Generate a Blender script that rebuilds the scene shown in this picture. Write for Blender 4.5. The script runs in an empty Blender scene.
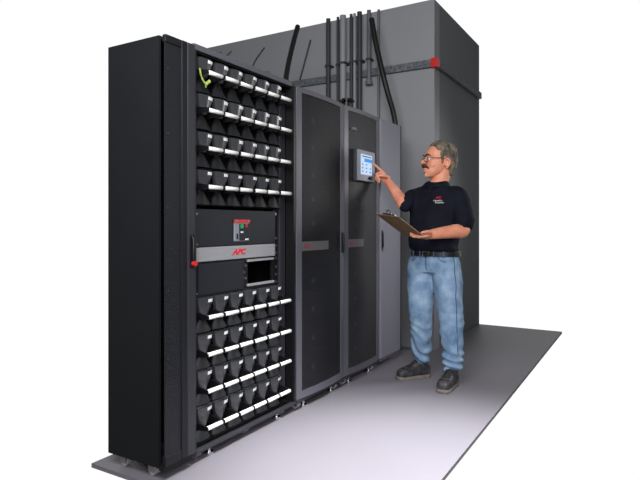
import bpy, bmesh, math, random
from mathutils import Vector, Matrix, noise

random.seed(7)
C = bpy.context.scene
COL = C.collection
R = math.radians
YAW = 30.8                                   # the view leans this far off the cabinet row

# ------------------------------------------------------------------ camera
cam_d = bpy.data.cameras.new('camera')
cam = bpy.data.objects.new('camera', cam_d); COL.objects.link(cam)
cam.location = (0, -1.854, 1.15)
cam.rotation_euler = (R(90), 0, R(YAW - 90))
cam_d.sensor_width = 36.0
cam_d.lens = 36.0 * 553 / 640
cam_d.shift_y = -16 / 640
cam_d.clip_start = 0.05
C.camera = cam

# ------------------------------------------------------------------ world: added white glow along the view, dim elsewhere to keep ambient light low
w = bpy.data.worlds.new('world'); C.world = w; w.use_nodes = True
nt = w.node_tree; nt.nodes.clear()
tc = nt.nodes.new('ShaderNodeTexCoord')
dp = nt.nodes.new('ShaderNodeVectorMath'); dp.operation = 'DOT_PRODUCT'
dp.inputs[1].default_value = (math.cos(R(YAW)), math.sin(R(YAW)), 0)
mr = nt.nodes.new('ShaderNodeMapRange'); mr.interpolation_type = 'SMOOTHSTEP'
mr.inputs['From Min'].default_value = 0.58; mr.inputs['From Max'].default_value = 0.77
mr.inputs['To Min'].default_value = 0.10; mr.inputs['To Max'].default_value = 1.02
bg = nt.nodes.new('ShaderNodeBackground'); bg.inputs['Color'].default_value = (1, 1, 1, 1)
wo = nt.nodes.new('ShaderNodeOutputWorld')
nt.links.new(tc.outputs['Generated'], dp.inputs[0]); nt.links.new(dp.outputs['Value'], mr.inputs['Value'])
nt.links.new(mr.outputs['Result'], bg.inputs['Strength']); nt.links.new(bg.outputs[0], wo.inputs[0])


def area(name, loc, target, size, power, col=(1, 1, 1), spread=180):
    l = bpy.data.lights.new(name, 'AREA'); l.energy = power; l.color = col
    l.shape = 'RECTANGLE'; l.size, l.size_y = size; l.spread = R(spread)
    o = bpy.data.objects.new(name, l); COL.objects.link(o); o.location = loc
    o.rotation_euler = (Vector(target) - Vector(loc)).to_track_quat('-Z', 'Y').to_euler()
    return o


area('key_light', (0.2, -1.1, 2.75), (4.0, -0.3, 1.2), (1.7, 1.1), 112)
area('side_light', (6.0, -2.4, 2.0), (4.2, -0.1, 1.0), (0.6, 0.6), 6.5, spread=60)
area('fill_light', (-0.6, -2.7, 1.9), (2.9, -0.2, 1.2), (1.4, 1.4), 100)


def spot(name, loc, target, power, cone, blend, radius):
    l = bpy.data.lights.new(name, 'SPOT'); l.energy = power; l.spot_size = R(cone); l.spot_blend = blend; l.shadow_soft_size = radius
    o = bpy.data.objects.new(name, l); COL.objects.link(o); o.location = loc
    o.rotation_euler = (Vector(target) - Vector(loc)).to_track_quat('-Z', 'Y').to_euler()
    return o


spot('floor_light', (2.2, -1.45, 2.8), (2.40, -0.95, 0.0), 1500, 55, 1.0, 0.25)

C.view_settings.view_transform = 'Standard'
C.view_settings.look = 'None'
C.view_settings.gamma = 1.0
C.view_settings.use_curve_mapping = False
C.view_settings.exposure = 0.0


# ------------------------------------------------------------------ materials
def lin(c):
    return tuple((v / 255 / 12.92) if v / 255 <= 0.04045 else ((v / 255 + 0.055) / 1.055) ** 2.4 for v in c)


MATS = {}


def mat(name, rgb, rough=0.5, spec=0.3, metal=0.0, vary=0.12, scale=8.0, bump=0.0, bscale=60.0, emit=0.0, rgb2=None, coat=0.0, stretch=None):
    m = bpy.data.materials.new(name); m.use_nodes = True
    t = m.node_tree; b = t.nodes['Principled BSDF']
    c = lin(rgb); c2 = lin(rgb2) if rgb2 else tuple(v * (1 - vary) for v in c)
    co = t.nodes.new('ShaderNodeTexCoord')
    vec = co.outputs['Object']
    if stretch:
        mp = t.nodes.new('ShaderNodeMapping'); mp.inputs['Scale'].default_value = stretch
        t.links.new(vec, mp.inputs['Vector']); vec = mp.outputs[0]
    n = t.nodes.new('ShaderNodeTexNoise'); n.inputs['Scale'].default_value = scale; n.inputs['Detail'].default_value = 4
    t.links.new(vec, n.inputs['Vector'])
    rp = t.nodes.new('ShaderNodeValToRGB')
    rp.color_ramp.elements[0].position = 0.3; rp.color_ramp.elements[1].position = 0.7
    rp.color_ramp.elements[0].color = (*c2, 1); rp.color_ramp.elements[1].color = (*c, 1)
    t.links.new(n.outputs[0], rp.inputs[0]); t.links.new(rp.outputs[0], b.inputs['Base Color'])
    b.inputs['Roughness'].default_value = rough; b.inputs['Metallic'].default_value = metal
    b.inputs['Specular IOR Level'].default_value = spec
    b.inputs['Coat Weight'].default_value = coat; b.inputs['Coat Roughness'].default_value = 0.25
    if bump:
        n2 = t.nodes.new('ShaderNodeTexNoise'); n2.inputs['Scale'].default_value = bscale; n2.inputs['Detail'].default_value = 3
        t.links.new(vec, n2.inputs['Vector'])
        bp = t.nodes.new('ShaderNodeBump'); bp.inputs['Strength'].default_value = bump; bp.inputs['Distance'].default_value = 0.01
        t.links.new(n2.outputs[0], bp.inputs['Height']); t.links.new(bp.outputs[0], b.inputs['Normal'])
    if emit:
        t.links.new(rp.outputs[0], b.inputs['Emission Color']); b.inputs['Emission Strength'].default_value = emit
    MATS[name] = m
    return m


def mesh_mat(name, rgb, see, pitch=0.007):
    """perforated sheet: a fine grid of holes, the sheet itself dark"""
    m = mat(name, rgb, 0.55, 0.25, vary=0.15, scale=3)
    t = m.node_tree; b = t.nodes['Principled BSDF']; out = t.nodes['Material Output']
    co = [n for n in t.nodes if n.type == 'TEX_COORD'][0]
    vo = t.nodes.new('ShaderNodeTexVoronoi'); vo.inputs['Scale'].default_value = 1 / pitch; vo.inputs['Randomness'].default_value = 0.0
    t.links.new(co.outputs['Object'], vo.inputs['Vector'])
    lt = t.nodes.new('ShaderNodeMapRange')
    lt.inputs['From Min'].default_value = 0.15; lt.inputs['From Max'].default_value = 0.65
    lt.inputs['To Min'].default_value = min(1, see * 1.25); lt.inputs['To Max'].default_value = see * 0.75
    t.links.new(vo.outputs['Distance'], lt.inputs['Value'])
    tr = t.nodes.new('ShaderNodeBsdfTransparent'); mx = t.nodes.new('ShaderNodeMixShader')
    t.links.new(lt.outputs[0], mx.inputs[0]); t.links.new(b.outputs[0], mx.inputs[1]); t.links.new(tr.outputs[0], mx.inputs[2])
    t.links.new(mx.outputs[0], out.inputs['Surface'])
    return m


M = dict(
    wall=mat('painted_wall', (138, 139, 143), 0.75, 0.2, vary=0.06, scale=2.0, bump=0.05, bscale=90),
    wall_shaded=mat('shade_toned_wall', (112, 115, 117), 0.8, 0.15, vary=0.08, scale=2.0, bump=0.05, bscale=90),  # same wall paint, darkened for the weak light on this face
    floor=mat('floor_vinyl', (112, 109, 116), 0.55, 0.25, vary=0.05, scale=1.5, bump=0.02, bscale=150),
    frame=mat('charcoal_metal', (44, 44, 50), 0.45, 0.3, vary=0.08, scale=5),
    frame_dark=mat('black_metal', (24, 25, 28), 0.5, 0.25, vary=0.1, scale=5),
    stile=mat('grey_violet_metal', (82, 82, 90), 0.4, 0.35, vary=0.05, scale=3),
    cab=mat('pale_violet_metal', (112, 112, 124), 0.5, 0.3, vary=0.05, scale=2.5),
    black=mat('black_plastic', (16, 16, 18), 0.45, 0.35, vary=0.3, scale=30),
    void=mat('black_interior', (10, 10, 12), 0.8, 0.1, vary=0.2),
    shield=mat('gloss_black_plastic', (58, 59, 63), 0.25, 0.6, vary=0.15, scale=20, bump=0.02, bscale=200),
    lower=mat('matt_black_plastic', (30, 31, 34), 0.5, 0.35, vary=0.15, scale=20),
    white=mat('white_plastic', (240, 240, 236), 0.35, 0.4, vary=0.04, scale=20),
    label=mat('label_paper', (235, 236, 238), 0.5, 0.2, vary=0.06, scale=60),
    panel=mat('dark_slate_metal', (34, 36, 42), 0.5, 0.25, vary=0.06, scale=4),
    silver=mat('brushed_silver', (150, 149, 154), 0.4, 0.4, vary=0.12, scale=14, stretch=(0.5, 1, 12)),
    strip=mat('grey_strip', (150, 149, 152), 0.5, 0.3, vary=0.05),
    red=mat('red_paint', (214, 38, 46), 0.4, 0.4, vary=0.08, scale=30),
    red_dim=mat('mesh_dimmed_red', (134, 48, 56), 0.5, 0.3, vary=0.1, scale=30),  # logo red darkened to look dimmed behind the door mesh
    red_plastic=mat('red_plastic', (196, 40, 42), 0.35, 0.4, vary=0.1, scale=30),
    chrome=mat('bright_steel', (205, 205, 208), 0.22, 0.5, metal=1.0, vary=0.05),
    steel=mat('dull_steel', (128, 128, 132), 0.45, 0.5, metal=0.6, vary=0.12, scale=25),
    wheel=mat('grey_wheel', (150, 148, 152), 0.5, 0.4, vary=0.1, scale=40),
    pipe_dark=mat('dark_conduit', (56, 57, 61), 0.5, 0.3, vary=0.1, scale=6),
    pipe_mid=mat('grey_conduit', (96, 97, 102), 0.5, 0.35, vary=0.1, scale=6),
    pipe_light=mat('pale_conduit', (136, 137, 142), 0.5, 0.35, vary=0.08, scale=6),
    cable=mat('black_rubber', (18, 18, 20), 0.5, 0.35, vary=0.2, scale=25),
    rail=mat('speckled_rail', (112, 116, 122), 0.6, 0.3, rgb2=(58, 61, 66), scale=55, bump=0.2, bscale=60),
    green=mat('green_paint', (38, 150, 104), 0.5, 0.3, vary=0.1, scale=40),
    wire=mat('yellow_green_wire', (176, 184, 92), 0.5, 0.3, rgb2=(96, 128, 60), scale=60),
    bezel=mat('grey_bezel', (128, 131, 142), 0.45, 0.35, vary=0.05),
    bezel_side=mat('dark_bezel', (48, 49, 54), 0.5, 0.3, vary=0.08),
    screen=mat('lit_screen', (176, 200, 230), 0.3, 0.3, vary=0.08, scale=9, emit=0.5),
    band=mat('lit_blue_band', (36, 128, 200), 0.3, 0.3, vary=0.05, emit=0.5),
    icon=mat('screen_icon', (66, 92, 128), 0.4, 0.3, vary=0.05, emit=0.12),
    skin=mat('skin', (214, 150, 122), 0.5, 0.35, rgb2=(196, 122, 98), scale=14, bump=0.04, bscale=140),
    lip=mat('lips', (150, 74, 68), 0.45, 0.35, vary=0.1),
    hair=mat('greying_hair', (128, 116, 98), 0.6, 0.3, rgb2=(50, 46, 43), scale=26, bump=0.5, bscale=90, stretch=(1, 2.2, 0.6)),
    moustache=mat('brown_hair', (72, 48, 42), 0.65, 0.25, rgb2=(48, 34, 32), scale=60, bump=0.4, bscale=120),
    shirt=mat('navy_cotton', (21, 23, 34), 0.85, 0.12, rgb2=(15, 16, 25), scale=9, bump=0.15, bscale=260),
    jeans=mat('washed_denim', (142, 166, 191), 0.85, 0.12, rgb2=(82, 111, 143), scale=10, bump=0.35, bscale=120),
    seam=mat('dark_denim', (70, 94, 128), 0.85, 0.1, vary=0.15, scale=30),
    leather=mat('black_leather', (30, 28, 29), 0.42, 0.4, vary=0.25, scale=25, bump=0.1, bscale=90),
    boot=mat('worn_boot_leather', (66, 64, 68), 0.5, 0.35, rgb2=(38, 37, 40), scale=22, bump=0.25, bscale=70),
    sole=mat('boot_sole', (128, 118, 112), 0.7, 0.2, rgb2=(96, 90, 88), scale=30),
    lace=mat('boot_lace', (30, 29, 30), 0.7, 0.2),
    board=mat('hardboard', (142, 116, 84), 0.6, 0.25, rgb2=(118, 95, 68), scale=30, bump=0.05, bscale=200),
    paper=mat('paper', (232, 232, 228), 0.7, 0.15, vary=0.04),
    eye=mat('eye_white', (225, 222, 218), 0.2, 0.5, vary=0.03),
    iris=mat('eye_iris', (62, 58, 52), 0.2, 0.5),
    glasses=mat('glasses_rim', (52, 42, 40), 0.35, 0.45),
    embroidery=mat('white_thread', (205, 206, 208), 0.8, 0.1),
    red_thread=mat('red_thread', (182, 38, 48), 0.8, 0.1),
)
M['mesh'] = mesh_mat('perforated_black', (35, 35, 39), 0.35)
M['mesh_grey'] = mesh_mat('perforated_charcoal', (52, 52, 56), 0.30)
M['strip_dim'] = mesh_mat('mesh_dimmed_grey', (98, 96, 99), 0.15)  # strip grey darkened in colour, as if shaded behind the door mesh
M['mesh_far'] = mesh_mat('perforated_side', (32, 33, 37), 0.12)
gm = bpy.data.materials.new('lens_glass'); gm.use_nodes = True
gb = gm.node_tree.nodes['Principled BSDF']; gb.inputs['Roughness'].default_value = 0.03; gb.inputs['Alpha'].default_value = 0.12
M['glass'] = gm


# ------------------------------------------------------------------ mesh building
class MB:
    def __init__(s):
        s.bm = bmesh.new()

    def box(s, x0, x1, y0, y1, z0, z1):
        v = [s.bm.verts.new((x, y, z)) for x in (x0, x1) for y in (y0, y1) for z in (z0, z1)]
        for f in ((0, 1, 3, 2), (4, 6, 7, 5), (0, 4, 5, 1), (2, 3, 7, 6), (0, 2, 6, 4), (1, 5, 7, 3)):
            s.bm.faces.new([v[i] for i in f])
        return s

    def hexa(s, pts):
        """eight corners: four of one end ring, then four of the other"""
        v = [s.bm.verts.new(p) for p in pts]
        for f in ((3, 2, 1, 0), (4, 5, 6, 7), (0, 1, 5, 4), (1, 2, 6, 5), (2, 3, 7, 6), (3, 0, 4, 7)):
            s.bm.faces.new([v[i] for i in f])
        return s

    def rings(s, rs, cap=True):
        vs = [[s.bm.verts.new(p) for p in r] for r in rs]
        n = len(vs[0])
        for a, b in zip(vs, vs[1:]):
            for i in range(n):
                s.bm.faces.new((a[i], a[(i + 1) % n], b[(i + 1) % n], b[i]))
        if cap:
            s.bm.faces.new(vs[0][::-1]); s.bm.faces.new(vs[-1])
        return s

    def tube(s, pts, rad, seg=12, closed=False):
        """round tube along points; rad a number or one per point"""
        P = [Vector(p) for p in pts]; n = len(P)
        rr = [rad] * n if isinstance(rad, (int, float)) else list(rad)
        ref = None; rs = []
        for i in range(n):
            if closed:
                t = P[(i + 1) % n] - P[i - 1]
            else:
                t = P[min(i + 1, n - 1)] - P[max(i - 1, 0)]
            t.normalize()
            if ref is None:
                ref = Vector((0, 0, 1)) if abs(t.z) < 0.9 else Vector((1, 0, 0))
            u = (ref - t * ref.dot(t)).normalized(); ref = u; v = t.cross(u)
            rs.append([P[i] + (u * math.cos(k / seg * 2 * math.pi) + v * math.sin(k / seg * 2 * math.pi)) * rr[i] for k in range(seg)])
        if closed:
            rs.append(rs[0][:]); return s.rings(rs, cap=False)
        return s.rings(rs)

    def limb(s, pts, rad, seg=16, sub=4):
        """smooth tapering tube with rounded ends"""
        P = [Vector(p) for p in pts]; q = []; qr = []
        n = len(P)
        for i in range(n - 1):
            p0, p1, p2, p3 = P[max(i - 1, 0)], P[i], P[i + 1], P[min(i + 2, n - 1)]
            for k in range(sub):
                t = k / sub
                q.append(0.5 * ((2 * p1) + (p2 - p0) * t + (2 * p0 - 5 * p1 + 4 * p2 - p3) * t * t + (3 * p1 - p0 - 3 * p2 + p3) * t ** 3))
                qr.append(rad[i] * (1 - t) + rad[i + 1] * t)
        q.append(P[-1]); qr.append(rad[-1])
        d0 = (q[0] - q[1]).normalized(); d1 = (q[-1] - q[-2]).normalized()
        a = [q[0] + d0 * qr[0] * h for h in (0.95, 0.7)]; ar = [qr[0] * 0.3, qr[0] * 0.72]
        e = [q[-1] + d1 * qr[-1] * h for h in (0.7, 0.95)]; er = [qr[-1] * 0.72, qr[-1] * 0.3]
        return s.tube(a + q + e, ar + qr + er, seg)

    def ball(s, c, r, seg=16):
        if isinstance(r, (int, float)):
            r = (r, r, r)
        bmesh.ops.create_uvsphere(s.bm, u_segments=seg, v_segments=seg // 2 + 1, radius=1.0,
                                  matrix=Matrix.Translation(c) @ Matrix.Diagonal((*r, 1)))
        return s

    def prism(s, outline, p0, ux, uy, un, depth):
        """outline in (ux, uy) about p0, thickened along un"""
        p0, ux, uy, un = Vector(p0), Vector(ux), Vector(uy), Vector(un)
        a = [p0 + ux * x + uy * y for x, y in outline]
        return s.rings([a, [p + un * depth for p in a]])

    def build(s, name, m, parent=None, smooth=False, bevel=0.0, angle=40):
        bmesh.ops.recalc_face_normals(s.bm, faces=s.bm.faces[:])
        me = bpy.data.meshes.new(name); s.bm.to_mesh(me); s.bm.free()
        return link_mesh(name, me, m, parent, smooth, bevel, angle)


def link_mesh(name, me, m, parent=None, smooth=False, bevel=0.0, angle=40):
    o = bpy.data.objects.new(name, me); COL.objects.link(o)
    me.materials.clear(); me.materials.append(m)
    if smooth:
        for p in me.polygons:
            p.use_smooth = True
        if angle < 180:
            me.set_sharp_from_angle(angle=R(angle))
    if bevel:
        b = o.modifiers.new('bevel', 'BEVEL'); b.width = bevel; b.segments = 2; b.limit_method = 'ANGLE'
    if parent:
        o.parent = parent
    return o


def remeshed(mb, name, m, parent, voxel, smooth_it=4, deform=None):
    bmesh.ops.recalc_face_normals(mb.bm, faces=mb.bm.faces[:])
    me = bpy.data.meshes.new(name); mb.bm.to_mesh(me); mb.bm.free()
    o = bpy.data.objects.new(name, me); COL.objects.link(o)
    r = o.modifiers.new('r', 'REMESH'); r.mode = 'VOXEL'; r.voxel_size = voxel
    sm = o.modifiers.new('s', 'SMOOTH'); sm.factor = 0.5; sm.iterations = smooth_it
    dg = bpy.context.evaluated_depsgraph_get(); dg.update()
    new = bpy.data.meshes.new_from_object(o.evaluated_get(dg))
    bpy.data.objects.remove(o)
    if deform:
        nrm = [v.normal.copy() for v in new.vertices]
        for v, n in zip(new.vertices, nrm):
            v.co = v.co + n * deform(v.co, n)
        new.update()
    return link_mesh(name, new, m, parent, True, angle=180)


def text_mesh(body, size, depth, shear=0.0, bold=0.0):
    cu = bpy.data.curves.new('lettering', 'FONT'); cu.body = body; cu.size = size; cu.extrude = depth
    cu.shear = shear; cu.offset = bold; cu.align_x = 'CENTER'; cu.align_y = 'CENTER'; cu.resolution_u = 3
    o = bpy.data.objects.new('lettering', cu); COL.objects.link(o)
    dg = bpy.context.evaluated_depsgraph_get(); dg.update()
    me = bpy.data.meshes.new_from_object(o.evaluated_get(dg)); bpy.data.objects.remove(o)
    return me


def text(body, name, m, parent, loc, size, depth=0.0006, shear=0.0, bold=0.0, rot=None, wide=1.0):
    me = text_mesh(body, size, depth, shear, bold)
    rt = (rot if rot is not None else Matrix.Rotation(R(90), 4, 'X'))
    me.transform(Matrix.Translation(loc) @ rt @ Matrix.Diagonal((wide, 1, 1, 1)))
    return link_mesh(name, me, m, parent)


def empty(name, loc, label, cat, group=None, rz=0.0):
    o = bpy.data.objects.new(name, None); COL.objects.link(o); o.location = loc; o.rotation_euler = (0, 0, rz)
    o.empty_display_size = 0.1
    return tag(o, label, cat, group)


def tag(o, label, cat, group=None):
    o['label'] = label; o['category'] = cat
    if group:
        o['group'] = group
    return o


def struct(o):
    o['kind'] = 'structure'; return o


# ------------------------------------------------------------------ the setting
fl = [(1.72, -1.05), (6.4, -1.05), (6.4, 2.9), (4.0, 2.9), (4.0, 0.45), (1.72, 0.45)]
struct(MB().rings([[(x, y, -0.02) for x, y in fl], [(x, y, 0.0) for x, y in fl]]).build('floor', M['floor']))
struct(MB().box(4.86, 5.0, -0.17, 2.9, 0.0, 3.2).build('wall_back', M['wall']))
struct(MB().box(5.0, 6.4, -0.17, -0.03, 0.0, 3.2).build('wall_right', M['wall_shaded']))

# rail that runs round the wall corner
t = empty('wall_rail', (4.86, -0.17, 2.575), 'grey speckled rail running along the walls high above the cabinets, turning the corner', 'rail')
MB().box(-0.04, 0.0, 0.02, 3.05, 0.0, 0.07).build('rail_length', M['rail'], t, bevel=0.004)
MB().box(0.02, 1.5, -0.04, 0.0, 0.0, 0.07).build('rail_length', M['rail'], t, bevel=0.004)
o = MB().box(-0.048, 0.022, -0.048, 0.022, -0.006, 0.078).build('corner_cap', M['red_plastic'], t, bevel=0.006)
o['label'] = 'red corner cap of the rail'

# conduits, and one wall shadow built as a tube, behind the cabinets (distance along the wall, radius, material, lower end)
PG = 'conduits on the wall'
for y, x, r, m, z0, lab in (
        (0.905, 4.79, 0.022, 'pipe_dark', 0.0, 'dark vertical conduit on the wall, farthest left of the row'),
        (0.800, 4.80, 0.014, 'pipe_dark', 0.0, 'thin dark conduit touching the left side of the thick pale one'),
        (0.738, 4.79, 0.031, 'pipe_light', 0.0, 'thickest pale grey vertical conduit in the middle of the row'),
        (0.652, 4.80, 0.015, 'pipe_dark', 0.0, 'thin dark conduit just right of the thickest pale conduit'),
        (0.615, 4.80, 0.014, 'pipe_light', 0.0, 'thin pale conduit squeezed between two dark conduits'),
        (0.556, 4.79, 0.024, 'pipe_dark', 0.0, 'thick dark conduit left of the short capped conduit'),
        (0.460, 4.80, 0.020, 'pipe_mid', 2.50, 'short grey conduit that ends in a flange just below the wall rail'),
        (0.372, 4.83, 0.012, 'pipe_mid', 0.0, 'thin wall shadow built as a grey tube farthest right, beside the slanting black hose')):  # the last tube stands in for a thin shadow on the wall
    t = empty('conduit', (x, y, z0), lab, 'pipe', PG)
    MB().tube([(0, 0, 0), (0, 0, 3.2 - z0)], r, 16).build('pipe', M[m], t, True)
    if z0 > 0:
        MB().tube([(0, 0, -0.012), (0, 0, 0.02)], r * 1.7, 16).build('flange', M[m], t, True)
    bz = 2.72 - z0
    MB().box(-r - 0.004, 4.86 - x, -r - 0.004, r + 0.004, bz, bz + 0.02).build('bracket', M['pipe_dark'], t)


# ------------------------------------------------------------------ cabinets
def caster(parent, x, y, zt=0.062):
    c = MB().box(x - 0.022, x + 0.022, y - 0.03, y + 0.03, zt - 0.014, zt).box(x - 0.022, x - 0.018, y - 0.02, y + 0.02, 0.02, zt - 0.01).box(x + 0.018, x + 0.022, y - 0.02, y + 0.02, 0.02, zt - 0.01).build('caster', M['chrome'], parent)
    MB().tube([(x - 0.016, y, 0.0255), (x + 0.016, y, 0.0255)], 0.025, 16).build('wheel', M['wheel'], c, True)


def foot(parent, x, y):
    MB().tube([(x, y, 0.0), (x, y, 0.012)], 0.024, 14).tube([(x, y, 0.01), (x, y, 0.062)], 0.009, 10).build('levelling_foot', M['chrome'], parent, True)


def handle(parent, x, y, z0, z1, m='black', cap=None):
    h = MB().box(x - 0.012, x + 0.012, y - 0.004, y, z0, z1).tube([(x, y - 0.002, z0 + 0.010), (x, y - 0.009, z0 + 0.020), (x, y - 0.009, z1 - 0.020), (x, y - 0.002, z1 - 0.010)], 0.006, 10).build('handle', M[m], parent, True)
    if cap:
        MB().tube([(x, y - 0.006, cap), (x, y - 0.024, cap)], 0.0115, 16).build('lock_cap', M['red_plastic'], h, True)
    else:
        MB().tube([(x, y - 0.002, z0 - 0.010), (x, y - 0.010, z0 - 0.010)], 0.009, 14).build('lock', M['chrome'], h, True)


def bowed(x0, x1, bow, n=8, yb=0.0, fx=0.0, fw=None):
    """front line of a bowed door between x0 and x1; door spans fx..fx+fw"""
    out = []
    for i in range(n + 1):
        x = x0 + (x1 - x0) * i / n
        s_ = (x - fx) / fw * 2 - 1
        out.append((x, yb - bow * (1 - s_ * s_)))
    return out


def bow_panel(x0, x1, z0, z1, y, th, bow, fx, fw, n=8):
    ln = bowed(x0, x1, bow, n, y, fx, fw)
    ring = lambda z: [(x, yy, z) for x, yy in ln] + [(x, yy + th, z) for x, yy in ln[::-1]]
    return MB().rings([ring(z0), ring(z1)])


DEPTH = 0.36


def shell(parent, W, D=DEPTH, z0=0.062, z1=1.99, m='frame_dark', y0=0.0):
    """carcass of a cabinet, open at the front"""
    for nm, *q in (('side_panel', 0.0, 0.012, y0 + 0.02, D, z0, z1), ('side_panel', W - 0.012, W, y0 + 0.02, D, z0, z1), ('back_panel', 0.012, W - 0.012, D - 0.012, D, z0, z1),
                   ('top_panel', 0.012, W - 0.012, y0 + 0.02, D - 0.012, z1 - 0.015, z1), ('bottom_panel', 0.012, W - 0.012, y0 + 0.02, D - 0.012, z0, z0 + 0.012)):
        MB().box(*q).build(nm, M[m], parent)


def server_cabinet(label, x0, W, mesh_key, group=None, grip=True, strip=(0.36, 0.11, 0.034)):
    t = empty('server_cabinet', (x0, 0, 0), label, 'cabinet', group)
    shell(t, W)
    # door: bowed perforated sheet in a frame
    sl, sr, tb, bb = 0.052, 0.062, 0.03, 0.045
    z0, z1, bow, th = 0.075, 1.99, 0.022, 0.022
    d = bow_panel(0.004, sl, z0, z1, -0.005, th, bow, 0, W, 3)
    for a, b_, c, e in ((W - sr, W - 0.004, z0, z1), (sl, W - sr, z1 - tb, z1), (sl, W - sr, z0, z0 + bb)):
        q = bow_panel(a, b_, c, e, -0.005, th, bow, 0, W, 4)
        me = bpy.data.meshes.new('x'); q.bm.to_mesh(me); q.bm.free(); d.bm.from_mesh(me)
    door = d.build('door', M['stile'], t, True, angle=35)
    bow_panel(sl, W - sr, z0 + bb, z1 - tb, 0.0, 0.003, bow, 0, W).build('mesh_panel', M[mesh_key], door, True, angle=35)
    if grip:
        handle(door, W - 0.036, -0.014, 0.95, 1.09)
    MB().box(0.004, W - 0.004, -0.008, 0.02, 0.05, 0.072).build('plinth', M['frame'], t, bevel=0.003)
    # equipment seen dimly through the mesh
    for k, z in enumerate((0.15, 0.34, 0.53, 0.72, 1.10, 1.26, 1.42, 1.60, 1.78)):
        e = MB().box(0.07, W - 0.07, 0.07, 0.28, z, z + 0.14).build('equipment_unit', M['panel'], t, bevel=0.004)
        MB().box(0.12, 0.15, 0.064, 0.07, z + 0.05, z + 0.09).box(0.30, 0.33, 0.064, 0.07, z + 0.04, z + 0.07).build('unit_label', M['label'], e)
    sw, lx, ls = strip
    p = bow_panel(sl, sw, 0.983, 1.040, -0.0035, 0.003, bow, 0, W).build('name_strip', M['strip_dim'], door, True, angle=35)
    text('APC', 'logo', M['red_dim'], t, (lx, -0.0185, 1.013), ls, 0.0008, 0.3, 0.0012, wide=1.3)
    for x in (0.07, W - 0.07):
        caster(t, x, 0.045); foot(t, x + (0.06 if x < 0.2 else -0.06), 0.03); caster(t, x, DEPTH - 0.07)
    return t, door


CG = 'cabinets of the row'
# cabinet nearest the camera, only its right edge is seen
t = empty('server_cabinet', (1.745, 0, 0), 'nearest dark cabinet at the left edge, with a black door handle tipped in red', 'cabinet', CG)
W = 0.21
shell(t, W)
door = MB().box(0.098, 0.132, -0.024, 0.0, 0.075, 1.99).box(0.0, 0.098, -0.022, 0.0, 1.955, 1.99).box(0.0, 0.098, -0.022, 0.0, 0.075, 0.12).build('door', M['frame_dark'], t, bevel=0.004)
MB().box(0.0, 0.098, -0.016, -0.012, 0.12, 1.955).build('mesh_panel', M['mesh_far'], door)
MB().box(0.132, 0.182, -0.026, 0.0, 0.075, 1.99).build('door_stile', M['frame'], door, bevel=0.006)
handle(door, 0.160, -0.026, 0.945, 1.10, cap=0.966)
MB().box(0.003, 0.207, -0.008, 0.02, 0.05, 0.072).build('plinth', M['frame_dark'], t)
for x in (0.05, 0.16):
    caster(t, x, 0.10); caster(t, x, DEPTH - 0.07)
bolts = MB()
for z in (0.55, 0.85, 1.22, 1.55, 1.84):
    bolts.tube([(0.018, -0.0145, z), (0.018, -0.0185, z)], 0.006, 8)
bolts.build('bolt', M['frame'], door)

# open battery cabinet
BX = 1.957; BW = 0.863
t = empty('battery_cabinet', (BX, 0, 0), 'open black battery cabinet without a door, filled with rows of white-handled modules', 'cabinet', CG)
shell(t, BW, m='void')
MB().box(0.0, 0.018, 0.012, 0.055, 0.062, 1.99).build('post', M['frame'], t, bevel=0.004)
MB().box(0.786, 0.841, 0.062, 0.10, 0.10, 1.95).build('post', M['frame'], t, bevel=0.004)
MB().box(0.843, 0.863, 0.0, 0.06, 0.062, 1.99).build('post', M['black'], t)
tr = MB().box(0.0, 0.843, 0.012, 0.05, 1.985, 2.015).build('top_rail', M['stile'], t, bevel=0.004)
for x in (0.20, 0.62):
    MB().tube([(x, 0.03, 2.010), (x, 0.03, 2.026)], 0.009, 10).build('bolt', M['black'], tr, True)
MB().box(0.0, 0.863, -0.004, 0.05, 0.05, 0.070).build('bottom_rail', M['frame'], t, bevel=0.004)
MB().box(0.02, 0.843, 0.02, 0.05, 0.066, 0.072).build('sill', M['frame_dark'], t)
MB().box(0.738, 0.776, 0.075, 0.09, 0.79, 1.235).build('mounting_rail', M['black'], t)
zc = [1.884, 1.702, 1.516, 1.330, 0.697, 0.516, 0.338, 0.160]
for z in zc:
    MB().box(0.02, 0.785, 0.075, DEPTH - 0.02, z - 0.0885, z - 0.0845).build('shelf', M['frame_dark'], t)
# breaker panel
p = MB().box(0.055, 0.735, 0.06, 0.075, 1.036, 1.225).build('breaker_panel', M['panel'], t, bevel=0.003)
cb = MB().box(0.348, 0.478, 0.0525, 0.06, 1.056, 1.172).build('circuit_breaker', M['bezel'], p, bevel=0.003)
# the marks on the breaker's face
MB().box(0.346, 0.480, 0.0500, 0.056, 1.156, 1.174).build('breaker_stripe', M['red_plastic'], p)
MB().box(0.388, 0.474, 0.0515, 0.0535, 1.060, 1.152).build('breaker_face', M['panel'], p)
MB().box(0.398, 0.422, 0.0480, 0.053, 1.126, 1.150).build('green_button', M['green'], p, bevel=0.002)
MB().box(0.442, 0.456, 0.0480, 0.053, 1.132, 1.152).build('red_button', M['red_plastic'], p, bevel=0.002)
MB().box(0.438, 0.468, 0.0505, 0.053, 1.063, 1.070).box(0.400, 0.420, 0.0505, 0.053, 1.102, 1.110).build('marking', M['label'], p)
MB().box(0.366, 0.376, 0.0490, 0.054, 1.070, 1.098).build('toggle', M['black'], p)
for i in range(2):
    MB().tube([(0.362 + i * 0.098, 0.051, 1.165), (0.362 + i * 0.098, 0.047, 1.165)], 0.006, 10).build('screw', M['chrome'], p)
# silver strip with the red letters
s_ = MB().box(0.055, 0.722, 0.052, 0.07, 0.962, 1.033).build('name_strip', M['silver'], t, bevel=0.003)
text('APC', 'logo', M['red'], s_, (0.385, 0.0515, 0.999), 0.040, 0.001, 0.32, 0.0022, wide=1.35)
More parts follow.
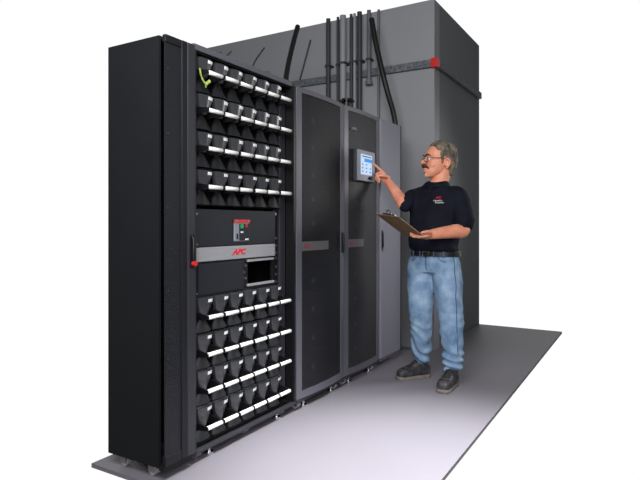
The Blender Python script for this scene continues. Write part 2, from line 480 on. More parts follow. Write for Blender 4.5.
# lower fascia with its opening
f_ = MB().box(0.055, 0.735, 0.066, 0.078, 0.945, 0.960).box(0.055, 0.735, 0.066, 0.078, 0.788, 0.800).box(0.43, 0.478, 0.066, 0.078, 0.80, 0.945).box(0.705, 0.735, 0.066, 0.078, 0.80, 0.945).build('fascia', M['black'], t)
MB().box(0.078, 0.43, 0.055, 0.076, 0.795, 0.950).build('blanking_panel', M['panel'], t, bevel=0.003)
MB().box(0.055, 0.735, 0.062, 0.076, 0.7875, 0.794).build('fascia_lip', M['panel'], f_)
b_ = MB().box(0.470, 0.712, 0.054, 0.068, 0.940, 0.953).build('bay_frame', M['strip'], t, bevel=0.002)
MB().box(0.470, 0.712, 0.050, 0.068, 0.804, 0.818).build('bay_sill', M['silver'], b_, bevel=0.002)
for z in (0.85, 0.885, 0.92):
    MB().tube([(0.455 if z != 0.885 else 0.44, 0.068, z), (0.455 if z != 0.885 else 0.44, 0.06, z)], 0.0075, 10).build('screw', M['chrome'], f_, True)
for z in (1.21, 1.065, 1.022, 0.978, 0.945, 0.895, 0.85, 0.805):
    MB().tube([(0.752, 0.077, z), (0.752, 0.068, z)], 0.0085, 10).build('screw', M['chrome'], t, True)
for z in (1.20, 1.05, 0.806):
    MB().tube([(0.066, 0.062, z), (0.066, 0.054, z)], 0.006, 10).build('screw', M['chrome'], t, True)
for x in (0.07, 0.45, BW - 0.07):
    caster(t, x, 0.07); caster(t, x, DEPTH - 0.07)
foot(t, BW - 0.14, 0.045); foot(t, 0.14, 0.045)


# battery modules
def sample(tab, z):
    for (z0, w0), (z1, w1) in zip(tab, tab[1:]):
        if z0 >= z >= z1:
            return w0 + (w1 - w0) * (z0 - z) / (z0 - z1)
    return tab[-1][1]


SHIELD = [(0.088, .0535), (0.076, .0525), (0.062, .049), (0.046, .0445), (0.03, .0385), (0.015, .031), (0.0, .0225), (-0.01, .016)]
SKIRT = [(-0.004, .016), (-0.016, .020), (-0.03, .027), (-0.044, .035), (-0.058, .0435), (-0.070, .050), (-0.083, .0545)]


def fascia(tab, zs, front, thick, cup):
    rs = []
    for z in zs:
        hw = sample(tab, z); y = front(z); n = 10; r = []
        for i in range(n + 1):
            q = -1 + 2 * i / n
            r.append((q * hw, y + cup * abs(q) ** 2.2, z))
        r += [(hw * 0.97, y + cup + thick, z), (-hw * 0.97, y + cup + thick, z)]
        rs.append(r)
    return rs


def battery_module(loc, label):
    t = empty('battery_module', loc, label, 'battery', 'battery modules in the open cabinet')
    up = [0.088, 0.0845, 0.076, 0.066, 0.054, 0.042, 0.03, 0.018, 0.006, -0.004, -0.01]
    MB().rings(fascia(SHIELD, up, lambda z: 0.028 + 0.012 * (0.088 - z) / 0.098 + (0.005 if z > 0.087 else 0), 0.020, 0.012)).build('front_shield', M['shield'], t, True, angle=50)
    lo = [q[0] for q in SKIRT]
    MB().rings(fascia(SKIRT, lo, lambda z: 0.062 - 0.018 * (-0.004 - z) / 0.079, 0.012, 0.012)).build('lower_skirt', M['lower'], t, True, angle=50)
    MB().box(-0.057, 0.057, 0.100, 0.32, -0.083, 0.085).build('case', M['void'], t)
    lb = lambda x, z: 0.0265 + 0.012 * (0.088 - z) / 0.098 + 0.012 * (x / 0.05) ** 2.2
    xs = (0.006, 0.015, 0.024, 0.033, 0.042)
    ring = lambda z: [(x, lb(x, z) - 0.0012, z) for x in xs] + [(x, 0.046, z) for x in xs[::-1]]
    MB().rings([ring(0.064), ring(0.079)]).build('label', M['label'], t)
    MB().tube([(-0.0535, -0.02, 0), (-0.052, -0.02, 0), (0.052, -0.02, 0), (0.0535, -0.02, 0)], [0.0085, 0.0103, 0.0103, 0.0085], 14).build('handle_bar', M['white'], t, True, angle=60)
    for sx in (-1, 1):
        MB().hexa([(sx * 0.0535, -0.030, -0.009), (sx * 0.0592, -0.030, -0.009), (sx * 0.0592, -0.030, 0.009), (sx * 0.0535, -0.030, 0.009),
                   (sx * 0.0535, 0.10, -0.022), (sx * 0.0590, 0.10, -0.022), (sx * 0.0590, 0.10, 0.03), (sx * 0.0535, 0.10, 0.03)]).build('handle_arm', M['black'], t)
    MB().tube([(-0.0592, -0.02, 0), (0.0592, -0.02, 0)], 0.0045, 8).build('handle_pin', M['black'], t)
    return t


def copy_tree(o):
    r = o.copy(); COL.objects.link(r)
    for ch in list(o.children):
        c = ch.copy(); COL.objects.link(c); c.parent = r
        for g in list(ch.children):
            d = g.copy(); COL.objects.link(d); d.parent = c
    return r


ROW = ['topmost row', 'second row from top', 'third row from top', 'row right above breaker panel',
       'first row below silver strip', 'second row below silver strip', 'second lowest row', 'lowest row']
COLN = ['leftmost', 'second from left', 'third from left', 'third from right', 'second from right', 'rightmost']
proto = None
for r_, z in enumerate(zc):
    for c_ in range(6):
        x = 2.068 + 0.1216 * c_
        lab = 'white-handled black battery module, %s in %s' % (COLN[c_], ROW[r_])
        if proto is None:
            proto = battery_module((x, 0, z), lab); o = proto
        else:
            o = copy_tree(proto); o['label'] = lab
        o.location = (x, random.uniform(-0.003, 0.003), z)

# earthing wire hanging at the top left of the open cabinet
wr = MB().tube([(1.992, 0.008, 1.90), (1.992, 0.002, 1.872), (1.998, -0.005, 1.845), (2.016, -0.008, 1.828), (2.026, 0.0, 1.815)], 0.0045, 8)
wr.tube([(2.016, -0.008, 1.826), (2.040, -0.012, 1.846)], 0.0085, 8)
tag(wr.build('earth_wire', M['wire'], None, True), 'thin yellow green wire hanging beside the top left battery module', 'wire')

# two perforated-door cabinets and the plain one
t2, d2 = server_cabinet('wide cabinet with a black perforated door beside the open battery cabinet', 2.82, 0.612, 'mesh', CG)
t3, d3 = server_cabinet('cabinet with a charcoal perforated door carrying the touch screen', 3.432, 0.588, 'mesh_grey', CG, False, (0.27, 0.10, 0.028))
sx = 3.548 - 3.432
ts = MB().box(sx - 0.005, sx + 0.290, -0.050, -0.022, 1.462, 1.694).box(sx + 0.01, sx + 0.27, -0.03, 0.0, 1.475, 1.68).build('touch_screen', M['bezel_side'], t3, bevel=0.004)
MB().box(sx, sx + 0.285, -0.056, -0.050, 1.466, 1.690).build('bezel', M['bezel'], ts, bevel=0.005)
MB().box(sx + 0.046, sx + 0.232, -0.0575, -0.0555, 1.512, 1.660).build('display', M['screen'], ts)
MB().box(sx + 0.10, sx + 0.232, -0.0585, -0.0570, 1.606, 1.632).build('display_band', M['band'], ts)
ic = MB()
for i in range(3):
    for j in range(3):
        if (i, j) != (2, 2):
            ic.box(sx + 0.066 + i * 0.062, sx + 0.084 + i * 0.062, -0.0583, -0.0570, 1.530 + j * 0.026, 1.540 + j * 0.026)
ic.build('display_icons', M['icon'], ts)
MB().box(sx + 0.066, sx + 0.215, -0.0583, -0.0570, 1.641, 1.650).build('display_title', M['icon'], ts)
text('APC', 'logo', M['void'], ts, (sx + 0.195, -0.057, 1.489), 0.024, 0.001, 0.3, 0.002, wide=1.6)
MB().box(0.215 - 0.12, 0.27 - 0.12, -0.028, -0.012, 1.828, 1.846).build('door_label', M['stile'], d3)

t4 = empty('server_cabinet', (4.022, 0, 0), 'plain pale grey cabinet with a solid door at the far end of the row', 'cabinet', CG)
shell(t4, 0.41, m='cab')
d4 = MB().box(0.004, 0.406, -0.02, 0.016, 0.075, 1.99).build('door', M['cab'], t4, bevel=0.005)
handle(d4, 0.024, -0.02, 0.95, 1.10)
MB().box(0.398, 0.412, -0.022, 0.02, 0.07, 1.992).build('edge_strip', M['frame_dark'], t4)
MB().box(0.004, 0.398, -0.008, 0.02, 0.05, 0.072).build('plinth', M['stile'], t4)
for x in (0.06, 0.35):
    caster(t4, x, 0.07); caster(t4, x, DEPTH - 0.07)

# knobbly cable gland on the cabinet tops
g = empty('cable_gland', (3.78, 0.16, 1.99), 'black knobbly cable gland standing on top of the cabinets beside the conduits', 'cable gland')
MB().tube([(0, 0, 0), (0, 0, 0.05)], 0.075, 16).build('base', M['black'], g, True)
MB().tube([(0, 0, 0.05), (0, 0, 0.11)], 0.03, 12).build('neck', M['black'], g, True)
kb = MB()
for k in range(6):
    a = k * math.pi / 3
    kb.tube([(0.018 * math.cos(a), 0.018 * math.sin(a), 0.105), (0.06 * math.cos(a), 0.06 * math.sin(a), 0.112)], 0.012, 8)
kb.tube([(0, 0, 0.10), (0, 0, 0.13)], 0.028, 12).build('star_knob', M['black'], g, True)

# hoses and wires above the cabinets
HG = 'hoses and wires above the cabinets'


def hose(name, pts, r, m, label, cat):
    P = [Vector(p) for p in pts]; q = []
    for i in range(len(P) - 1):
        p0, p1, p2, p3 = P[max(i - 1, 0)], P[i], P[i + 1], P[min(i + 2, len(P) - 1)]
        for k in range(6):
            u = k / 6
            q.append(0.5 * ((2 * p1) + (p2 - p0) * u + (2 * p0 - 5 * p1 + 4 * p2 - p3) * u * u + (3 * p1 - p0 - 3 * p2 + p3) * u ** 3))
    q.append(P[-1])
    return tag(MB().tube(q, r, 12).build(name, m, None, True), label, cat, HG)


hose('hose', [(4.60, 0.10, 0.0), (4.60, 0.10, 1.6), (4.598, 0.10, 2.04), (4.5, 0.153, 2.38), (4.5, 0.241, 2.739), (4.52, 0.30, 3.0)], 0.024, M['cable'], 'thick black hose slanting down behind the plain pale cabinet', 'hose')
hose('hose', [(3.19, 0.30, 1.992), (3.20, 0.32, 2.06), (3.24, 0.36, 2.16), (3.36, 0.42, 2.32), (3.52, 0.48, 2.54), (3.64, 0.52, 2.70)], 0.020, M['cable'], 'thick black hose rising from the top of the wide cabinet next to the open one', 'hose')
hose('wire', [(4.85, 1.36, 2.2), (4.85, 1.344, 2.46), (4.85, 1.303, 2.593), (4.85, 1.189, 2.928), (4.85, 1.15, 3.05)], 0.009, M['pipe_dark'], 'thin dark wire slanting up the wall left of the conduits', 'wire')
hose('wire', [(4.85, 1.895, 2.3), (4.85, 1.889, 2.78), (4.85, 1.889, 2.908), (4.85, 1.740, 3.066)], 0.007, M['pipe_dark'], 'thin dark wire bending up the wall above the middle of the open cabinet', 'wire')
hose('wire', [(4.85, 2.50, 2.6), (4.85, 2.46, 2.93), (4.85, 2.29, 3.05), (4.85, 2.2, 3.10)], 0.007, M['pipe_mid'], 'thin grey wire rising above the left half of the open cabinet', 'wire')


# ------------------------------------------------------------------ the man
ANG = R(YAW - 90)
MAN = Vector((3.908, -0.501, 0.0))
person = empty('person', MAN, 'man in navy polo shirt and blue jeans touching the screen and holding a clipboard', 'person', rz=ANG)


def J(u, v, b=0.0):
    """a joint of the figure: metres across, away and up from the man's standing point"""
    d = 4.05 + b
    return Vector(((u - 320.5) / 553 * d - 0.8386, b, 1.15 + (224 - v) / 553 * d))


L = Vector((0.77, -0.64, 0)); F = Vector((-0.64, -0.77, 0)); UP = Vector((0, 0, 1))


def oval(c, ax, ay, rx, ry, n=28, e=2.0):
    out = []
    for k in range(n):
        a = k / n * 2 * math.pi; ca, sa = math.cos(a), math.sin(a)
        out.append(c + ax * (rx * math.copysign(abs(ca) ** (2 / e), ca)) + ay * (ry * math.copysign(abs(sa) ** (2 / e), sa)))
    return out


def at(a, b, z):
    return Vector((a, b, z))


near_sh = at(0.150, -0.108, 1.372); far_sh = at(-0.128, 0.105, 1.372)
near_el = at(0.162, -0.20, 1.108); near_wr = at(-0.100, -0.292, 1.078)
far_el = J(405, 205, -0.02); far_wr = J(388.5, 181.5, 0.165)

# head frame: x forward, y to his left (towards the camera), z up
HO = J(439.5, 159.5, 0.0)
hx = Vector((-0.985, -0.17, 0.0)).normalized(); hy = UP.cross(hx) ; hz = UP


def hd(x, y, z):
    return HO + hx * x + hy * y + hz * z


body = MB()
# skull and face
prof = [(-0.134, .088, .050, .018), (-0.124, .100, .030, .036), (-0.105, .106, -.01, .052), (-0.085, .107, -.045, .061), (-0.06, .105, -.07, .067), (-0.035, .100, -.085, .072), (-0.012, .096, -.095, .076),
        (0.008, .096, -.10, .079), (0.022, .102, -.104, .081), (0.045, .097, -.106, .082), (0.07, .086, -.102, .078), (0.095, .066, -.088, .066), (0.115, .036, -.062, .045), (0.126, .006, -.03, .018)]
body.rings([oval(hd((xf + xb) / 2, 0, z), hx, hy, (xf - xb) / 2, w_, 28, 2.25) for z, xf, xb, w_ in prof])
# nose, nostrils, lips, chin, ears, cheeks
body.limb([hd(.094, 0, .012), hd(.112, 0, -.008), hd(.128, 0, -.024)], [.010, .012, .015], 12)
body.ball(hd(.118, .012, -.028), (.013, .011, .010), 12); body.ball(hd(.118, -.012, -.028), (.013, .011, .010), 12)
body.limb([hd(.098, -.024, -.073), hd(.113, 0, -.071), hd(.098, .024, -.073)], [.006, .009, .006], 10)
body.limb([hd(.098, -.020, -.086), hd(.112, 0, -.086), hd(.098, .020, -.086)], [.006, .009, .006], 10)
body.ball(hd(.094, 0, -.118), (.020, .024, .018), 14)
for sy in (-1, 1):
    body.ball(hd(.064, sy * .041, -.046), (.026, .026, .026), 14)
    body.limb([hd(.090, sy * .012, .026), hd(.094, sy * .034, .030), hd(.080, sy * .058, .024)], [.008, .010, .008], 10)
    ear = [hd(-.030, sy * .076, -.068), hd(-.042, sy * .088, -.045), hd(-.044, sy * .094, -.020), hd(-.026, sy * .092, -.002), hd(-.012, sy * .083, -.016), hd(-.014, sy * .078, -.052)]
    body.limb(ear, [.008, .009, .009, .008, .007, .007], 8)
    body.ball(hd(-.026, sy * .080, -.036), (.016, .008, .026), 12)
# neck and the trunk under the shirt
body.limb([hd(-.02, 0, -.06), hd(-.025, 0, -.12), at(0.012, 0.0, 1.40), at(0.010, 0.0, 1.30)], [.060, .058, .066, .10], 20)
body.rings([oval(at(0.008, 0, z), L, F, rx, ry, 24) for z, rx, ry in ((0.86, .14, .10), (1.0, .145, .105), (1.15, .155, .10), (1.28, .155, .09), (1.36, .11, .07), (1.42, .06, .052))])
FAR_LEG = [at(-.080, .060, .86), at(-.086, .058, .70), at(-.096, .035, .50), at(-.090, .055, .34), at(-.082, .086, .19), at(-.078, .092, .155)]
NEAR_LEG = [at(.074, -.060, .86), at(.080, -.070, .70), at(.096, -.095, .49), at(.101, -.112, .33), at(.102, -.128, .17), at(.102, -.130, .125)]
for leg in (FAR_LEG, NEAR_LEG):
    body.limb(leg[:5], [.07, .062, .048, .046, .034], 16)
# arms
body.limb([at(0.10, -0.075, 1.34), near_sh + Vector((-.01, .006, -.03)), near_sh.lerp(near_el, .5), near_el, near_el.lerp(near_wr, .22), near_el.lerp(near_wr, .6), near_wr], [.040, .042, .044, .045, .050, .042, .031], 18)
body.limb([at(-0.09, 0.07, 1.34), far_sh + Vector((.01, -.006, -.03)), far_sh.lerp(far_el, .5), far_el, far_el.lerp(far_wr, .25), far_el.lerp(far_wr, .6), far_wr], [.040, .042, .043, .043, .047, .038, .029], 18)


TIPS = []


def hand(wrist, palm_dir, palm_nrm, curls, spread, thumb, scale=1.0, lead=None):
    """palm plus four jointed fingers and a thumb; curls: bend in degrees at the three joints of each finger (index first);
    bending turns towards -palm_nrm (the palm side)"""
    d = Vector(palm_dir).normalized(); n = Vector(palm_nrm); n = (n - d * n.dot(d)).normalized(); s_ = d.cross(n) * spread
    # s_ points from little finger to index
    k = scale
    pal = []
    for f_, hw, th in ((-.012, .024, .021), (.015, .030, .019), (.045, .037, .017), (.075, .041, .0145), (.090, .040, .012)):
        pal.append(oval(Vector(wrist) + d * f_ * k, s_, n, hw * k, th * k, 18, 2.6))
    body.rings(pal)
    lens = ((.045, .027, .021), (.050, .031, .022), (.046, .028, .021), (.036, .021, .018))
    for i in range(4):
        off = (.030, .0105, -.0095, -.029)[i]
        p = Vector(wrist) + d * (.083 - .004 * abs(i - 1)) * k + s_ * off * k
        dirn = (d + s_ * (0.10, 0.02, -0.05, -0.12)[i]).normalized()
        pts = [p - dirn * .025 * k, p]; ang = 0
        ax = s_ * (1 if spread > 0 else -1)
        for j in range(3):
            ang += curls[i][j]
            q = Matrix.Rotation(R(ang), 3, dirn.cross(n)) @ dirn
            # turn away from the back of the hand
            if q.dot(n) > 0 and ang > 0:
                q = Matrix.Rotation(R(-ang), 3, dirn.cross(n)) @ dirn
            p = p + q * lens[i][j] * k; pts.append(p)
        if i == 0:
            pts0 = pts[-1]
        body.limb(pts, [.0105 * k, .0102 * k, .0092 * k, .0084 * k, .0072 * k], 10, 3)
    tb = [Vector(wrist) + d * .018 * k + s_ * .022 * k] + [Vector(wrist) + d * a_ * k + s_ * b_ * k - n * c_ * k for a_, b_, c_ in thumb]
    TIPS.append(pts0)
    body.limb(tb, [.017 * k, .0135 * k, .0115 * k, .009 * k], 10, 3)


# right hand: index finger out to the screen, the others folded
tip = Vector((-0.434, 0.140, 1.620))
pd = (tip - far_wr).normalized()
hand(far_wr, pd + Vector((-0.17, 0.06, -0.09)), Vector((-0.45, 0.30, 0.85)), [(6, 4, 4), (66, 84, 62), (74, 86, 62), (80, 86, 60)], -1, [(.040, .036, .020), (.066, .030, .036), (.084, .014, .044)], 1.04)
# left hand: thumb over, fingers under the clipboard
BP0 = at(-.458, -.36, 1.217); BE = Vector((.212, .19, -.151)); BX_ = Vector((.119, -.17, -.022))
BN = BX_.cross(BE).normalized()
if BN.z < 0:
    BN = -BN
grip = BP0 + BX_ + BE * 0.80
pdir = (-BX_.normalized() * 0.55 - BE.normalized() * 0.75)
near_wr2 = near_wr
hand(near_wr2, (grip - BN * .024 - near_wr2).normalized() + pdir * .25, BN * -1, [(-4, 6, 6), (-2, 6, 6), (2, 8, 8), (6, 10, 10)], 1, [(.045, .036, .028), (.078, .032, .032), (.105, .022, .028)], 1.0)
body_o = remeshed(body, 'body', M['skin'], person, 0.0042, 3)

# face pieces
for sy in (-1, 1):
    e = MB().ball(hd(.0865, sy * .032, .000), .0125, 14).build('eye', M['eye'], person, True)
    MB().ball(hd(.0955, sy * .033, .000), (.0045, .006, .006), 10).build('iris', M['iris'], e, True)
    MB().limb([hd(.106, sy * .014, .024), hd(.106, sy * .034, .031), hd(.088, sy * .058, .024)], [.004, .0055, .003], 8).build('eyebrow', M['moustache'], person, True)
mo = MB().limb([hd(.088, -.036, -.070), hd(.108, -.020, -.056), hd(.121, 0, -.049), hd(.108, .020, -.056), hd(.088, .036, -.070)], [.006, .011, .013, .011, .006], 12)
mo.build('moustache', M['moustache'], person, True)
MB().limb([hd(.098, -.022, -.0775), hd(.1175, 0, -.0785), hd(.098, .022, -.0775)], [.003, .0045, .003], 8).build('lips', M['lip'], person, True)
g = MB()
for sy in (-1, 1):
    loop = [hd(.119 - abs(math.cos(a) * .5 + .5) * .012, sy * (.034 + .024 * math.cos(a)), -.004 + .018 * math.sin(a)) for a in [k / 16 * 2 * math.pi for k in range(16)]]
    g.tube(loop, .0022, 6, True)
    g.tube([hd(.107, sy * .058, .002), hd(.085, sy * .082, .003), hd(-.020, sy * .093, .000), hd(-.045, sy * .092, -.018)], .0022, 6)
g.tube([hd(.119, -.011, .0), hd(.123, 0, .004), hd(.119, .011, .0)], .002, 6)
gl = g.build('glasses', M['glasses'], person, True)
for sy in (-1, 1):
    MB().prism([(.022 * math.cos(k / 16 * 6.2832), .016 * math.sin(k / 16 * 6.2832)) for k in range(16)], hd(.112, sy * .034, -.004), hy, hz, hx, .001).build('lens', M['glass'], gl)
# hair
hr = MB()
hp = [(-.118, -.060, -.088, .045), (-.095, -.050, -.106, .064), (-.06, -.046, -.118, .077), (-.025, -.040, -.124, .0855), (-.002, -.008, -.126, .089), (.02, .022, -.128, .091), (.045, .046, -.127, .092), (.07, .062, -.121, .089),
      (.095, .066, -.108, .079), (.118, .050, -.085, .060), (.134, .020, -.055, .036), (.140, -.005, -.035, .014)]
hr.rings([oval(hd((a + b_) / 2, 0, z), hx, hy, (a - b_) / 2, w_, 32, 2.9) for z, a, b_, w_ in hp])
for sy in (-1, 1):
    hr.limb([hd(.012, sy * .078, .03), hd(.008, sy * .079, -.002), hd(.006, sy * .076, -.03)], [.014, .012, .006], 10)
remeshed(hr, 'hair', M['hair'], person, 0.0045, 2, lambda c, n: 0.006 * noise.noise(Vector((c.x * 55, c.y * 55, c.z * 22))) + 0.003 * noise.noise(c * 130))

# polo shirt
sh = MB()
tc_ = [(0.952, .008, .168, .124, .006), (0.966, .010, .172, .140, .014), (1.00, .010, .178, .148, .022), (1.05, .010, .184, .147, .024), (1.13, .010, .186, .140, .018), (1.21, .010, .192, .135, .010), (1.29, .008, .202, .128, .004),
       (1.335, .010, .194, .116, 0.0), (1.37, .012, .172, .102, -.004), (1.405, .014, .136, .086, -.006), (1.435, .014, .096, .073, -.006), (1.455, .014, .072, .064, -.004)]
sh.rings([oval(at(a, 0, z) + F * fo, L, F, rx, ry, 32, 2.3) for z, a, rx, ry, fo in tc_])
sh.limb([at(0.085, -0.065, 1.362), near_sh + Vector((-.010, .006, -.026)), near_sh.lerp(near_el, .45) + Vector((.002, 0, 0)), near_sh.lerp(near_el, .78) + Vector((.004, 0, 0))], [.062, .070, .072, .074], 22)
sh.limb([at(-0.08, 0.065, 1.362), far_sh + Vector((.010, -.006, -.026)), far_sh.lerp(far_el, .45), far_sh.lerp(far_el, .93) + Vector((.004, 0, -.002))], [.062, .068, .063, .058], 22)


def shirt_fold(c, n):
    v = 0.010 * noise.noise(Vector((c.x * 7 + 3, c.y * 7, c.z * 4))) + 0.006 * math.sin(c.z * 34 + 9 * c.x + 4 * noise.noise(c * 6)) * max(0, min(1, (1.16 - c.z) / .16))
    return v + 0.003 * noise.noise(c * 24)


shirt = remeshed(sh, 'shirt', M['shirt'], person, 0.008, 5, shirt_fold)
cl = MB()
n0 = at(0.012, 0, 0)
rin = []
for z, rx, ry in ((1.425, .078, .074), (1.452, .072, .068), (1.474, .070, .066)):
    rin.append((z, rx, ry))
for k in range(22):
    pass
ringpts = lambda z, rx, ry, th: [n0 + Vector((0, 0, z - .028 * (0.5 + 0.5 * math.cos(a)))) + F * math.cos(a) * (ry + th) + L * math.sin(a) * (rx + th) for a in [R(14) + R(332) * k / 26 for k in range(27)]]
strips = [ringpts(1.474, .070, .066, 0), ringpts(1.478, .073, .069, .002), ringpts(1.468, .080, .078, .006), ringpts(1.440, .092, .088, .008), ringpts(1.438, .088, .084, .004), ringpts(1.430, .072, .068, 0.002)]
vv = [[cl.bm.verts.new(p) for p in st] for st in strips]
for i in range(len(vv)):
    a, b_ = vv[i], vv[(i + 1) % len(vv)]
    for k in range(26):
        cl.bm.faces.new((a[k], a[k + 1], b_[k + 1], b_[k]))
cl.bm.faces.new([r_[0] for r_ in vv]); cl.bm.faces.new([r_[-1] for r_ in vv][::-1])
cl.build('collar', M['shirt'], shirt, True)
# chest emblem on his left breast
shn = (F * 0.93 + L * 0.35).normalized()
shx = UP.cross(shn).normalized()
basis = Matrix((( shx.x, 0, shn.x, 0), (shx.y, 0, shn.y, 0), (0, 1, 0, 0), (0, 0, 0, 1)))
from mathutils.bvhtree import BVHTree
bv = BVHTree.FromPolygons([v.co for v in shirt.data.vertices], [p.vertices for p in shirt.data.polygons])


def on_shirt(x_, z_):
    p = at(0.008, 0, z_) + L * x_ + F * 0.5
    h = bv.ray_cast(p, -F)
    return h[0], h[1]


def emblem(body_, m, x_, z_, size, bold, name):
    p, nn = on_shirt(x_, z_)
    nn = (nn + F * .3).normalized(); xx = UP.cross(nn).normalized(); yy = nn.cross(xx)
    rt = Matrix(((xx.x, yy.x, nn.x, 0), (xx.y, yy.y, nn.y, 0), (xx.z, yy.z, nn.z, 0), (0, 0, 0, 1)))
    text(body_, name, m, shirt, p + nn * .003, size, .0012, .3, bold, rt)


pl = MB(); row = []
for k in range(7):
    z = 1.425 - k * .022
    q = []
    for x_ in (-.016, .016):
        p, nn = on_shirt(x_, z); q += [p - F * .004, p + F * .0035] if x_ < 0 else [p + F * .0035, p - F * .004]
    row.append(q)
pl.rings(row).build('placket', M['shirt'], shirt, True)
for z in (1.385, 1.325):
    p, nn = on_shirt(0, z)
    MB().tube([p + F * .003, p + F * .0065], .0055, 10).build('button', M['leather'], shirt)
emblem('APC', M['red_thread'], .080, 1.335, .022, .0006, 'chest_logo')
emblem('Legendary', M['embroidery'], .080, 1.315, .016, .0, 'chest_lettering')
emblem('Reliability', M['embroidery'], .092, 1.300, .016, .0, 'chest_lettering')

# jeans
je = MB()
je.rings([oval(at(a, b_, z), L, F, rx, ry, 30, 2.3) for z, a, b_, rx, ry in ((0.80, .0, .0, .158, .112), (0.84, .0, 0, .174, .126), (0.885, .001, 0, .178, .130), (0.925, .004, 0, .172, .126), (0.955, .006, -.004, .166, .122))])
je.limb(FAR_LEG, [.104, .106, .085, .076, .068, .068], 24)
je.limb(NEAR_LEG, [.104, .106, .088, .079, .068, .063], 24)


def denim_fold(c, n):
    low = max(0, min(1, (.60 - c.z) / .25)); ank = max(0, min(1, (.34 - c.z) / .2))
    v = 0.009 * noise.noise(Vector((c.x * 8, c.y * 8, c.z * 9 + 5)))
    v += (0.004 * low + 0.006 * ank) * math.sin(c.z * 62 + 10 * noise.noise(c * 5) + c.x * 22)
    return v + 0.004 * noise.noise(c * 22)


jeans = remeshed(je, 'jeans', M['jeans'], person, 0.008, 5, denim_fold)
bj = BVHTree.FromPolygons([v.co for v in jeans.data.vertices], [p.vertices for p in jeans.data.polygons])


def seam(pts, name, r=.0035, out=F, m='seam'):
    q = []
    for p in pts:
        h = bj.ray_cast(Vector(p) + out * .6, -out)
        if h[0] is not None:
            q.append(h[0] + out * .001)
    if len(q) > 1:
        MB().tube(q, r, 6).build(name, M[m], jeans, True)


seam([at(-.003, .0, z) + F * 0 for z in (.945, .92, .89, .86, .83, .80)], 'fly')
S = (L * 0.96 + F * -0.28).normalized()
seam([at(.06, -.05, z) for z in (.94, .88, .80, .72, .64, .56, .48, .40, .32, .24)], 'side_seam', .003, (L * .9 + F * .44).normalized())
for sx_ in (-1, 1):
    seam([at(0, 0, z) + L * (sx_ * x_) for x_, z in ((.075, .945), (.085, .915), (.105, .892), (.135, .880))], 'front_pocket', .003)
# belt
bt = MB()
bt.rings([oval(at(.005, -.002, z), L, F, rx, ry, 36, 2.3) for z, rx, ry in ((.918, .180, .134), (.920, .184, .138), (.952, .184, .138), (.954, .180, .134))])
belt = bt.build('belt', M['leather'], person, True)
bk = at(.005, -.002, .936) + F * .144
MB().tube([bk + L * x_ + UP * z for x_, z in ((-.022, -.018), (.022, -.018), (.022, .018), (-.022, .018))], .0045, 8, True).build('buckle', M['chrome'], belt, True)
for x_ in (-.115, -.05, .06, .125):
    y_ = .138 * (1 - (x_ / .184) ** 2.3 if x_ > 0 else 1 - (-x_ / .184) ** 2.3) ** (1 / 2.3) + .003
    p = at(.005, -.002, .936) + L * x_ + F * y_
    MB().tube([p - UP * .022, p + UP * .022], .0045, 8).build('belt_loop', M['seam'], jeans, True)


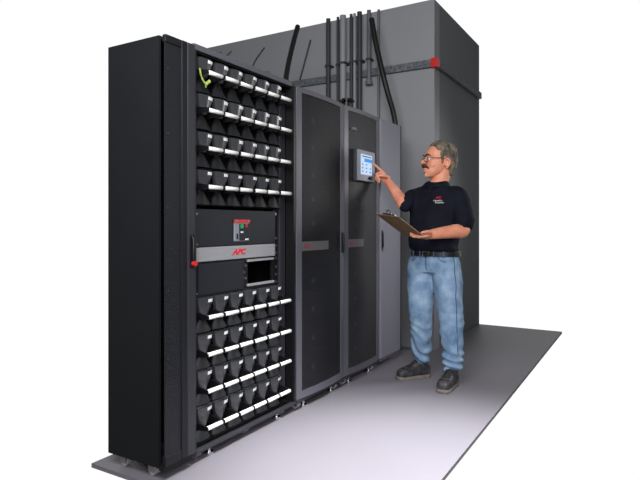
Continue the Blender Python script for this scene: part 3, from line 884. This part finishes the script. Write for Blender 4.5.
# boots
def boot(heel, toe, ank, name):
    x = (toe - heel); ln = x.length; x.normalize(); y = UP.cross(x)
    P = lambda a, b_, z: heel + x * a * ln + y * b_ + UP * z
    up = MB()
    up.rings([oval(P(f_, 0, zz), y, UP, hw, hh, 22, 3.0) for f_, zz, hw, hh in ((.02, .050, .022, .034), (.06, .060, .034, .046), (.25, .066, .039, .054), (.45, .062, .042, .050), (.62, .054, .046, .042), (.78, .048, .048, .036), (.90, .043, .043, .030), (.965, .038, .031, .022))])
    up.limb([P(.27, 0, .075), P(.25, 0, .12), ank], [.046, .047, .045], 18)
    up.limb([P(.30, 0, .105), P(.48, 0, .080), P(.60, 0, .058)], [.042, .040, .036], 16)
    b = remeshed(up, 'boot', M['boot'], person, 0.005, 3, lambda c, n: .002 * noise.noise(c * 40) + .0012 * noise.noise(c * 110))
    so = MB(); ol = []
    tab = ((0, .006), (.015, .022), (.05, .031), (.12, .037), (.3, .038), (.45, .040), (.6, .047), (.75, .052), (.87, .050), (.94, .042), (.985, .026), (1.0, .008))
    ol = [(f_, hw) for f_, hw in tab] + [(f_, -hw) for f_, hw in tab[::-1]]
    lay = lambda g_, z: [P(.5 + (f_ - .5) * g_, hw * g_, z) for f_, hw in ol]
    so.rings([lay(.97, .001), lay(1.0, .006), lay(1.0, .020), lay(.985, .026)])
    so.build('sole', M['sole'], b, True)
    bb = BVHTree.FromPolygons([v.co for v in b.data.vertices], [p.vertices for p in b.data.polygons])

    def down(f_, w_):
        h = bb.ray_cast(P(f_, w_, .5), -UP)
        return h[0] + UP * .001 if h[0] is not None else None

    def stitch(name_, pts, r_, m):
        q = [p for p in (down(*c) for c in pts) if p is not None]
        if len(q) > 2:
            MB().tube(q, r_, 6).build(name_, M[m], b, True)
    for k in range(5):
        f_ = .44 + .055 * k
        stitch('lace', [(f_ - .01, -.026), (f_, -.012), (f_, 0), (f_, .012), (f_ + .02, .026)], .0035, 'lace')
    stitch('toe_seam', [(.72 + .10 * math.cos(a_ / 8 * math.pi - math.pi / 2), .044 * math.sin(a_ / 8 * math.pi - math.pi / 2)) for a_ in range(9)], .0022, 'lace')


boot(at(-.010, .125, 0), at(-.272, .030, 0), at(-.080, .092, .20), 'boot')
boot(at(.130, -.085, 0), at(-.020, -.305, 0), at(.103, -.128, .19), 'boot')

# ------------------------------------------------------------------ clipboard in his left hand
ctr = BP0 + BX_ * .5 + BE * .5
rm = Matrix.Rotation(ANG, 4, 'Z')
cw = MAN + (rm @ ctr)
cbd = empty('clipboard', cw, 'brown clipboard with a steel clip held in the hand of the man', 'clipboard', rz=ANG)
ux = BX_.normalized(); uy = BE.normalized(); uy = (uy - ux * uy.dot(ux)).normalized(); un = BN
w_, h_ = .225 / 2, .32 / 2
rect = lambda a, b_: [(-a, -b_), (a, -b_), (a, b_), (-a, b_)]
MB().prism(rect(w_, h_), (0, 0, 0), ux, uy, un, .004).build('board', M['board'], cbd, bevel=.0012)
MB().prism(rect(w_ - .008, h_ - .022), un * .0042 + uy * .012, ux, uy, un, .003).build('paper', M['paper'], cbd)
ck = MB().prism(rect(.055, .014), un * .0072 - uy * (h_ - .018), ux, uy, un, .010)
ck.build('clip', M['chrome'], cbd, bevel=.002)
MB().tube([un * .017 - uy * (h_ - .018) - ux * .022, un * .030 - uy * (h_ + .004) - ux * .018, un * .034 - uy * (h_ + .010), un * .030 - uy * (h_ + .004) + ux * .018, un * .017 - uy * (h_ - .018) + ux * .022], .0035, 8).build('clip_lever', M['chrome'], cbd, True)
